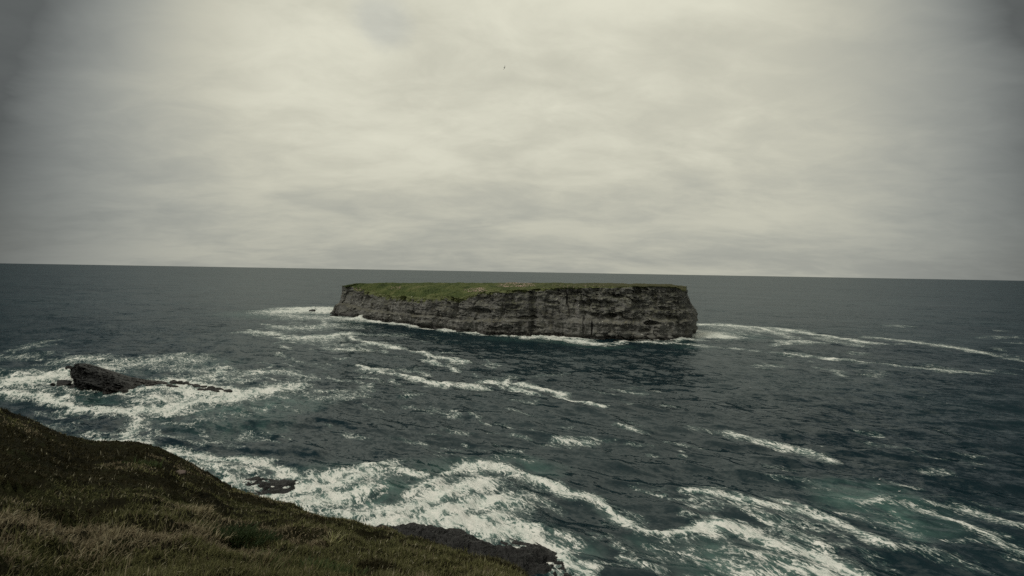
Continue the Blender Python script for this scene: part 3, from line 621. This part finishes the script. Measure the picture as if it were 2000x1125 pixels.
# clefts, caves and hollows seen on the near face: column, row, half width px, half height px, depth m
def zrow(px, py, D=316): return atdepth(px, py, D)[2]
for px, py, wx, wy, dp in [(886,596,5,20,6.0),(882,575,14,9,4.0),(1103,585,2.0,13,3.0),(1193,617,17,6.5,6.0),(1163,615,10,5,3.0),(1272,632,16,5.5,5.5),(1140,635,3,20,2.0),(1156,640,2,16,3.0),(695,590,9,14,3.0),(745,612,4,12,2.0),(1000,600,18,6,1.5),(1325,625,14,8,2.0),(1030,622,22,5,2.5),(935,608,25,6,1.6),(1210,580,14,4,1.6),(1335,585,12,3,2.2),(1330,572,10,3,1.8),(1075,592,16,4,1.5),(800,612,4,12,1.6),(850,618,3,14,2.0),(770,590,4,14,1.6),(1262,645,12,4,2.0),(990,640,14,8,1.8),(1040,642,20,7,1.8)]:
    Dn = float(np.interp(px, pxs, [f[1] for f in front])); zc = zrow(px, py, Dn); sh = wy*Dn/FPX
    wob = 1+0.35*fbm(S/3, Zc/3, oct=3, seed=int(px))
    g = ((Pxx-px)/wx)**2+((Zc-zc)/sh)**2
    disp = disp-dp*(1-sstep(0.35, 1.0, g*wob))*np.broadcast_to(isfront, S.shape)
edge = 1-sstep(0.96, 1.0, zf)*0.75
ends = 1-0.5*np.clip(right+np.exp(-((Pxx-652)/25)**2), 0, 1)
off = -inset+disp*edge*ends*np.where(np.broadcast_to(isfront | (ot > nf_+7) | (ot < nf_+2), S.shape), 1.0, 0.8)
Xc = xb+np.broadcast_to(nrm[:, 0], S.shape)*off; Yc = yb+np.broadcast_to(nrm[:, 1], S.shape)*off
Zd = Zc+0.35*fbm(S/3, Zc/2, oct=2, seed=50)*sstep(0.05, 0.2, zf)*(1-sstep(0.95, 1, zf))
cv = np.stack([Xc.ravel(), Yc.ravel()-350, Zd.ravel()], 1)
drape = np.clip(1-(hh_-Zc)/np.interp(Pxx, [650, 690, 800, 900, 960, 1100, 1360], [1.5, 6.5, 8, 7, 4.5, 2.5, 1.5]), 0, 1)
cliff = mesh('cliff', cv, gridfaces(NV, NU, wrap=True), MCLIFF, isl, smooth=False, attrs={'drape': ('FLOAT', drape.ravel()), 'bench': ('FLOAT', (np.exp(-((zf-bench-0.02)/0.045)**2)*sstep(0.05, 0.4, 0.3+fbm(S/22, S*0, oct=2, seed=243))).ravel())})
# turf on top: rings from the rim to the spine
spx = np.linspace(-135, 92, 200); spy = np.interp(spx, [-135, -60, 0, 92], [452, 415, 388, 355])
rx = Xc[-1]; ry = Yc[-1]; rzz = Zd[-1]
sp_t = np.clip((rx+150)/(255), 0, 1); tx = np.interp(sp_t, [0, 1], [-135, 92]); ty = np.interp(tx, spx, spy)
NR = 46; q = (np.linspace(0, 1, NR)**1.5)[:, None]
px_ = rx[None]*(1-q)+tx[None]*q; py_ = ry[None]*(1-q)+ty[None]*q
cz = crest(px_)
zt = rzz[None]+(cz-rzz[None])*(1-(1-q)**2.4)
bump_ = (0.9*fbm(px_/9, py_/9, oct=4, seed=51)+0.35*fbm(px_/1.6, py_/1.6, oct=3, seed=52, ridge=True))*sstep(0, 0.12, q)
zt = zt+bump_-sstep(0, .1, q)*0.1
turf = mesh('grass_top', np.stack([px_.ravel(), py_.ravel()-350, zt.ravel()], 1), gridfaces(NR, NU, wrap=True), MTURF, isl)
# pink thrift: small flower cushions scattered in patches
def cushions(name, pts, rads, material, parent, label=None):
    ang_ = np.arange(5)*2*math.pi/5
    n = len(pts); ring = np.stack([np.cos(ang_), np.sin(ang_), ang_*0], 1)
    v = np.concatenate([pts[:, None]+ring[None]*rads[:, None, None], pts[:, None]+np.array([[[0, 0, .7]]])*rads[:, None, None]], 1).reshape(-1, 3)
    b = np.arange(n)[:, None, None]*6; f = np.stack([np.arange(5), (np.arange(5)+1) % 5, np.full(5, 5)], 1)[None]
    o_ = mesh(name, v, (b+f).reshape(-1, 3), material, parent); o_['kind'] = 'stuff'
    if label: o_['label'] = label
    return o_
tp = np.stack([px_.ravel(), py_.ravel(), zt.ravel()], 1)
proj = tp-np.array([0, 0, H]); dep_ = proj@FWD
tpx = 1000+FPX*(proj@RGT)/dep_; tpy = 562.5-FPX*(proj@UPV)/dep_
for (x0, x1, y0, y1, n, lab) in [(972,1046,552,560,900,'pale pink flowering thrift along the crest of the island'),(908,952,562,570,260,'pale pink thrift above the gully'),(764,786,559,566,70,'small pinkish thrift patch on the green bank'),(690,706,560,568,70,'small pinkish thrift patch by the low end of the island'),(1060,1180,557,564,110,'sparse pale flower heads on the cliff edge')]:
    k = np.nonzero((tpx > x0) & (tpx < x1) & (tpy > y0) & (tpy < y1))[0]
    if len(k) < 3: continue
    cc = np.exp(-((tpx[k]-(x0+x1)/2)/((x1-x0)*.42))**2)*np.clip(0.5+1.2*fbm(tp[k, 0]/4, tp[k, 1]/4, oct=2, seed=77), 0.02, 2)
    s_ = rng.choice(k, n, p=cc/cc.sum())
    pts = tp[s_]+rng.normal(0, [0.5, 0.5, 0.02], (n, 3))-np.array([0, 350, 0])
    cushions('thrift_patch', pts, rng.uniform(0.14, 0.36, n), MPINK, isl, lab)
# grass tufts that roughen the turf outline
k = np.nonzero((tpy < 590) & (tpx > 650) & (tpx < 1370))[0]; s_ = rng.choice(k, 9000)
pts = tp[s_]+rng.normal(0, [0.5, 0.5, 0.0], (9000, 3))-np.array([0, 350, 0.05])
cushions('grass_tufts', pts, rng.uniform(0.18, 0.55, 9000), MTURF, isl)

# boulders
def boulder(name, loc, size, seed, material, parent=None, sub=4, rot=0.0, flat=0.0):
    bm = bmesh.new(); bmesh.ops.create_icosphere(bm, subdivisions=sub, radius=1.0)
    v = np.array([x.co for x in bm.verts]); f = np.array([[q_.index for q_ in p.verts] for p in bm.faces]); bm.free()
    r = 1+0.22*fbm(v[:, 0]*1.1+seed, v[:, 1]*1.1, v[:, 2]*1.1, oct=2, seed=seed)+0.16*fbm(v[:, 0]*2.6, v[:, 1]*2.6+seed, v[:, 2]*2.6, oct=3, seed=seed+1, ridge=True)
    # cut with a few planes for a blocky look
    g = np.random.default_rng(seed); p = v*r[:, None]
    for _ in range(9):
        n_ = g.normal(size=3); n_ /= np.linalg.norm(n_); dd = g.uniform(0.55, 0.85); e_ = p@n_-dd; p = p-np.outer(np.clip(e_, 0, None)*0.9, n_)
    if flat: p[:, 2] += flat*0
    p = p*np.array(size)
    c_, s__ = math.cos(rot), math.sin(rot); p = p@np.array([[c_, s__, 0], [-s__, c_, 0], [0, 0, 1]])
    o_ = mesh(name, p, f, material, parent, smooth=False); o_.location = loc; return o_
for i, (px, py, wpx) in enumerate([(1196,652,9),(1222,652,15),(1248,655,12),(1272,657,10),(1290,657,9),(1172,655,8),(1310,658,8),(1208,641,8)]):
    b_ = sea(px, 665); D_n = b_[1]-1.5; p_ = atdepth(px, py, D_n); sx = wpx*D_n/FPX
    boulder('boulder', (p_[0], p_[1]-350, p_[2]-0.3), (sx, sx*0.7, sx*0.55), 200+i, MCLIFF, isl, 4, rng.uniform(-.4, .4))

# small rock awash beyond the island's low end
p_ = sea(611, 609); o = boulder('sea_rock', (p_[0], p_[1], 0.9), (3.2, 2.2, 1.9), 230, MDARK, None, 4)
tag(o, 'small black rock in white spray off the low end of the island', 'rock')
p_ = sea(655, 617); o = boulder('sea_rock', (p_[0]-1, p_[1]-1, 0.4), (3.6, 2.4, 1.6), 231, MDARK, None, 4, 0.3)
tag(o, 'low black rock touching the low end of the island', 'rock')

# ------------------------------------------------------------------ the skerry
RIDGE = [(137,722,171),(143,716,172),(152,711.5,173),(166,709.5,174),(178,711.5,174),(200,718,174.5),(225,726,175),(255,735.5,175.5),(285,741,176),(306,743.5,176.5),(328,745.6,177)]
FOOT = [(138,732),(146,742),(152,755),(158,765),(180,766.5),(215,767),(245,766),(268,764),(287,758),(306,752),(326,748.5)]
NS = 260; NW = 110
rp = np.array([atdepth(*p) for p in RIDGE]); fp = np.array([sea(*p) for p in FOOT])
u = np.linspace(0, 1, NS); ku = np.linspace(0, 1, len(RIDGE))
rpi = np.stack([np.interp(u, ku, rp[:, i]) for i in range(3)], 1); fpi = np.stack([np.interp(u, ku, fp[:, i]) for i in range(3)], 1)
bpi = rpi.copy(); bpi[:, 1] += 3+rpi[:, 2]*1.1; bpi[:, 2] = -1.5
ww = np.linspace(0, 1, NW)
U, Wg = np.meshgrid(u, ww)
P_ = np.zeros((NW, NS, 3))
for j, wj in enumerate(ww):
    if wj < 0.3: t = wj/0.3; P_[j] = bpi*(1-t)+rpi*t
    else:
        t = (wj-0.3)/0.7; tz = t
        P_[j] = rpi*(1-t)+fpi*t
        P_[j, :, 2] = rpi[:, 2]*(1-t**1.9)-1.2*t*sstep(.75, 1, t)
sk = P_.reshape(-1, 3)
env = (np.sin(np.clip(U, 0.02, 0.98)*math.pi)**0.5).ravel()*(0.35+0.65*sstep(0.0, 0.08, np.abs(Wg-0.3)).ravel())
# bedding that dips with the ridge
bed = sk[:, 2]+0.19*sk[:, 0]+0.05*sk[:, 1]
li = np.floor(bed/0.75); lf = bed/0.75-li
lay = (_h(li, li*0, li*0, 5)+(_h(li+1, li*0, li*0, 5)-_h(li, li*0, li*0, 5))*sstep(.75, 1, lf))*2-1
blk = _h(np.floor(bed/1.3), np.floor(sk[:, 0]/2.4+sk[:, 1]/3+_h(np.floor(bed/1.3), li*0, li*0, 9)), li*0, 6)*2-1
dn = 0.8*blk+0.9*fbm(sk[:, 0]/5, sk[:, 1]/5, sk[:, 2]/4, oct=3, seed=301)+0.55*fbm(sk[:, 0]/2, sk[:, 1]/2, sk[:, 2]/1.2, oct=3, seed=302, ridge=True)+0.6*lay+0.35*fbm(sk[:, 0]/.7, sk[:, 1]/.7, sk[:, 2]/.5, oct=2, seed=303, ridge=True)
sk[:, 1] -= dn*env*1.5; sk[:, 2] += dn*env*0.6
sk_e = empty('skerry', (-140, 172, 0)); tag(sk_e, 'tilted black slab of rock rising from white surf off the headland', 'rock')
mesh('rock_slab', sk-np.array([-140, 172, 0]), gridfaces(NW, NS)[:, ::-1], MDARK, sk_e, smooth=False)
for i, (px, py, w_, h_, lab) in enumerate([(124,750,2.6,1.5,'rounded black rock awash left of the tilted slab, largest of the small ones'),(149,757,1.9,1.7,'black rock tucked against the foot of the tilted slab'),(104,749,0.8,0.6,'tiny black rock tip left of the tilted slab'),(136,719,1.8,1.3,'small black rock at the upper left end of the tilted slab')]):
    p_ = sea(px, py+3); o = boulder('sea_rock', (p_[0], p_[1], h_*0.25), (w_, w_*0.8, h_), 310+i, MDARK, None, 4, i*0.7); tag(o, lab, 'rock')
reef = empty('reef', tuple(sea(390, 757))); tag(reef, 'thin line of low black rock slabs trailing from the skerry through foam', 'reef')
rl = np.array(reef.location)
for i, (px, py, w_) in enumerate([(340,747.5,1.9),(352,748.5,2.1),(364,750,1.8),(372,753,1.7),(384,755,2.4),(398,757,2.2),(412,759.5,2.2),(427,762,2.6),(445,764.5,2.4),(392,763,1.7),(405,764,2.0),(420,765,1.7),(333,755,1.8),(343,757,1.3)]):
    p_ = sea(px, py); boulder('slab', tuple(np.array([p_[0], p_[1], 0.22])-rl), (w_, 1.0, 0.62), 330+i, MDARK, reef, 3, -0.45)

# ------------------------------------------------------------------ grass on the headland
def sample_slope(n, rmin, power, t0, t1, over=1.5):
    th = rng.uniform(rad(t0), rad(t1), n); T, re = edge_of(th)
    uu = rng.uniform(0, 1, n); r = rmin*((re+over)/rmin)**uu if power == 1 else rmin+(re+over-rmin)*uu
    return r*np.sin(th), r*np.cos(th), r
NT_ = 45000
tx_, ty_, tr_ = sample_slope(NT_, 3.2, 1, -54, 13)
patch = fbm(tx_/2.4, ty_/2.4, oct=4, seed=400); patch2 = fbm(tx_/0.9, ty_/0.9, oct=3, seed=401); patch3 = fbm(tx_/5.5, ty_/5.5, oct=3, seed=402)
NB = 6
N = NT_*NB
cx = np.repeat(tx_, NB); cy = np.repeat(ty_, NB); cr = np.repeat(tr_, NB); p1 = np.repeat(patch, NB); p2 = np.repeat(patch2, NB); p3 = np.repeat(patch3, NB)
spread = np.repeat(rng.uniform(0.03, 0.11, NT_), NB)
bx_ = cx+rng.normal(0, 1, N)*spread; by_ = cy+rng.normal(0, 1, N)*spread
bz = ground(bx_, by_)-0.03
heath_vignette = p1+0.5*p2 < -0.30+0.50*np.clip(-(cx+0.35*cy)/6.0, 0, 1); straw = (p1 > 0.05) & (p2+0.5*p3 > 0.30) | (rng.uniform(0, 1, N) < 0.09)  # heather patches, made denser leftwards to paint in vignette darkness
ln = rng.uniform(0.045, 0.13, N)*(1+0.5*np.clip(p3, -.6, .6)); ln = np.where(heath_vignette, ln*0.9, ln); ln = np.where(straw, ln*0.95, ln)
tallk = rng.uniform(0, 1, N) < 0.015; ln = np.where(tallk, ln*1.8, ln)
wd = (0.0024+0.00066*cr)*rng.uniform(0.7, 1.3, N); wd = np.where(heath_vignette, wd*1.1, wd); wd = np.where(tallk, wd*0.7, wd)
wind = rad(70)+0.7*fbm(bx_/3, by_/3, oct=2, seed=405)*2          # combed by the wind
la = np.where(rng.uniform(0, 1, N) < 0.3, wind+rng.normal(0, 0.8, N), rng.uniform(0, 6.28, N))
lean = np.clip(rng.normal(0.75, 0.4, N), 0.05, 1.5); lean = np.where(straw, lean+0.22, lean); lean = np.where(tallk, 0.25, lean)
ldx = np.cos(la); ldy = np.sin(la)
fa = rng.uniform(0, 6.28, N); wx_ = np.cos(fa)*wd; wy_ = np.sin(fa)*wd
m1 = lean*0.55; tipl = lean*1.25
mid = np.stack([bx_+ldx*np.sin(m1)*ln*.55, by_+ldy*np.sin(m1)*ln*.55, bz+np.cos(m1)*ln*.55], 1)
tip = mid+np.stack([ldx*np.sin(tipl)*ln*.5, ldy*np.sin(tipl)*ln*.5, np.cos(tipl)*ln*.5], 1)
W3 = np.stack([wx_, wy_, wx_*0], 1); base = np.stack([bx_, by_, bz], 1)
GV = np.stack([base-W3, base+W3, mid+W3*.8, mid-W3*.8, tip], 1).reshape(-1, 3)
bi = (np.arange(N)*5)[:, None]
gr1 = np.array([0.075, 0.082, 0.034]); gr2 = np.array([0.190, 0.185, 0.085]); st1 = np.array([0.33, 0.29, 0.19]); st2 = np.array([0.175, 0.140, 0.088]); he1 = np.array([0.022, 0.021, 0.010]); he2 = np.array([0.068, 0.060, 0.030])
kk = np.clip(0.5+p3*0.6+rng.normal(0, .22, N), 0, 1)[:, None]; k2 = rng.uniform(0, 1, N)[:, None]
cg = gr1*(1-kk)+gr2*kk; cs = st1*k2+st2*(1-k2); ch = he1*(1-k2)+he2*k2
cb = np.where(heath_vignette[:, None], ch, np.where(straw[:, None], cs, cg))*rng.uniform(0.75, 1.25, N)[:, None]
fleck = rng.uniform(0, 1, N) < 0.03
cb[fleck] = np.array([0.46, 0.43, 0.30])*rng.uniform(0.6, 1.1, (int(fleck.sum()), 1))
colr = np.ones((N, 5, 4)); colr[:, :, :3] = cb[:, None, :]
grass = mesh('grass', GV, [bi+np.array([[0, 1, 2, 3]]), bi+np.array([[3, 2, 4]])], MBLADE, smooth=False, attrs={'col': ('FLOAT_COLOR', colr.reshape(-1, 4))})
tag(grass, 'short wind-combed green and brown grass covering the near slope', 'grass', kind='stuff')

def tussock(name, px, py, dist, n, length, cA, cB, sprd, label, cat, leanm=0.7):
    d = ray(px, py); th = math.atan2(d[0], d[1]); x = math.sin(th)*dist; y = math.cos(th)*dist
    bx = x+np.clip(rng.normal(0, sprd, n), -1.5*sprd, 1.5*sprd); by = y+np.clip(rng.normal(0, sprd, n), -1.5*sprd, 1.5*sprd); z0 = float(ground(np.array([x]), np.array([y]))[0])
    b = np.stack([bx, by, ground(bx, by)-0.02], 1)-np.array([x, y, z0]); l = rng.uniform(.5, 1, n)*length
    a = np.arctan2(by-y, bx-x)+rng.normal(0, .6, n); a = np.where(rng.uniform(0, 1, n) < .5, rad(40)+rng.normal(0, .5, n), a)
    le = np.clip(rng.normal(leanm, .25, n), .1, 1.5)
    pts = [b]; 
    for s_, f_ in ((.4, .45), (.35, 1.0), (.3, 1.6)):
        e_ = le*f_; pts.append(pts[-1]+np.stack([np.cos(a)*np.sin(e_), np.sin(a)*np.sin(e_), np.cos(e_)], 1)*(l*s_)[:, None])
    fa_ = rng.uniform(0, 6.28, n); w_ = (0.003+0.0006*dist)*rng.uniform(.8, 1.3, n); Wt = np.stack([np.cos(fa_)*w_, np.sin(fa_)*w_, w_*0], 1)
    v = np.stack([pts[0]-Wt, pts[0]+Wt, pts[1]+Wt, pts[1]-Wt, pts[2]+Wt*.7, pts[2]-Wt*.7, pts[3]], 1).reshape(-1, 3)
    bi_ = (np.arange(n)*7)[:, None]
    c_ = np.ones((n, 7, 4)); k_ = rng.uniform(0, 1, (n, 1)); c_[:, :, :3] = (np.array(cA)*k_+np.array(cB)*(1-k_))[:, None, :]
    o_ = mesh(name, v, [bi_+np.array([[0, 1, 2, 3]]), bi_+np.array([[3, 2, 4, 5]]), bi_+np.array([[5, 4, 6]])], MBLADE, smooth=False, attrs={'col': ('FLOAT_COLOR', c_.reshape(-1, 4))})
    o_.location = (x, y, z0); tag(o_, label, cat); return o_
S1 = (.42, .38, .25); S2 = (.22, .18, .11); G1 = (.05, .07, .03); G2 = (.08, .11, .04)
def near_dist(px, py):
    d = ray(px, py); th = math.atan2(d[0], d[1]); tt_ = -d[2]/math.hypot(d[0], d[1]); T, re = edge_of(th)
    b = EYE/re**2; a = T-2*EYE/re; r_ = np.linspace(2, float(re), 400); g_ = EYE/r_+a+b*r_
    return float(r_[np.argmin(np.abs(g_-tt_))])
for px, py, n, L, cA, cB, sp, lab, cat in [
    (388,1000,300,.2,S1,S2,.24,'large pale straw-coloured dry grass tussock in the middle of the near slope','tussock'),
    (412,1034,110,.2,S1,S2,.14,'small pale dry tuft just below the large straw-coloured tussock','tussock'),
    (225,1050,70,.17,S1,S2,.11,'thin dry grass tuft in the dark left part of the near slope','tussock'),
    (180,1095,60,.15,S1,S2,.15,'dry grass tuft low in the dark lower left corner','tussock'),
    (480,1048,500,.3,G1,(.03,.05,.02),.26,'rounded dark green leafy clump low on the near slope','grass clump'),
    (520,1105,220,.28,G2,S2,.16,'long-bladed green tussock at the bottom edge of the picture','tussock'),
    (650,1110,300,.22,G1,G2,.22,'broad green clump at the bottom edge right of the long-bladed tussock','grass clump'),
    (270,898,220,.3,G1,G2,.30,'bright green tall grass clump on the brow nearest the skerry','grass clump'),
    (650,1058,24,.3,(.30,.32,.12),S1,.05,'single pale yellow-green grass spike standing up on the slope','tussock')]:
    tussock('tussock' if cat == 'tussock' else 'grass_clump', px, py, near_dist(px, py), n, L, cA, cB, sp, lab, cat)
dd_ = near_dist(354, 915); d = ray(354, 915); th = math.atan2(d[0], d[1]); x, y = math.sin(th)*dd_, math.cos(th)*dd_
MST = plain('pinkish_stone', (0.13, 0.10, 0.085), 0.9)
o = boulder('stone', (x, y, float(ground(np.array([x]), np.array([y]))[0])+0.02), (.24, .18, .11), 500, MST, None, 3); tag(o, 'small pinkish stone showing through grass near the brow of the slope', 'stone')

# ------------------------------------------------------------------ gulls
def body_lathe(prof, n=10):
    v = []; 
    for (x, rz_, ry_, zc) in prof:
        for k in range(n):
            a = 2*math.pi*k/n; v.append((x, math.cos(a)*ry_, zc+math.sin(a)*rz_))
    f = gridfaces(len(prof), n, wrap=True)
    return np.array(v), f
def gull(loc, heading, flying, material, label, bank=0.0):
    prof = [(-.28, .004, .03, .02), (-.18, .02, .05, .02), (-.05, .06, .075, .0), (.06, .075, .08, .0), (.14, .055, .06, .02), (.19, .042, .042, .05 if not flying else .02), (.235, .04, .038, .08 if not flying else .03), (.27, .022, .02, .075 if not flying else .025), (.31, .006, .006, .065 if not flying else .02)]
    v, f = body_lathe(prof); vs = [v]; fs = [f]; n0 = len(v)
    if flying:
        for s in (-1, 1):
            st = [(0, .10, .09, 0), (.25, .11, .075, .07), (.42, .10, .06, .09), (.6, .03, .045, .05), (.72, -.09, .012, .01)]
            wv = []
            for (yy, xc, ch_, zz_) in st:
                wv += [(xc+ch_, s*yy, zz_+.004), (xc, s*yy, zz_+.018), (xc-ch_, s*yy, zz_+.004), (xc, s*yy, zz_-.004)]
            vs.append(np.array(wv)); fs.append(gridfaces(5, 4, wrap=True)+n0); n0 += len(wv)
    else:
        for s in (-1, 1):                       # folded wings along the back
            wv, wf = body_lathe([(-.36, .006, .006, .05), (-.2, .03, .025, .045), (0, .055, .03, .03), (.1, .04, .02, .03), (.14, .005, .005, .03)], 8)
            wv = wv+np.array([0, s*.055, 0]); vs.append(wv); fs.append(wf+n0); n0 += len(wv)
    o_ = mesh('gull', np.concatenate(vs), np.concatenate(fs), material); o_.location = loc; o_.rotation_euler = (bank, 0, heading); tag(o_, label, 'gull', 'gulls'); return o_
MG = plain('gull_white', (0.75, 0.75, 0.72), 0.8); MGD = plain('gull_grey', (0.10, 0.10, 0.09), 0.8)
gull(tuple(atdepth(985, 132, 165)), rad(20), True, MGD, 'dark gull flying high in the pale sky above the island', rad(-38))
for px, py, hd, lab in [(1718,938,200,'white gull on the dark water, uppermost of the three near the turquoise patch'),(1716,945,150,'white gull on the dark water just below the uppermost one'),(1757,957,20,'white gull on the dark water at the edge of the turquoise patch, rightmost of three')]:
    p_ = sea(px, py); gull((p_[0], p_[1], sea_z(p_[0], p_[1])+0.10), rad(hd), False, MG, lab)
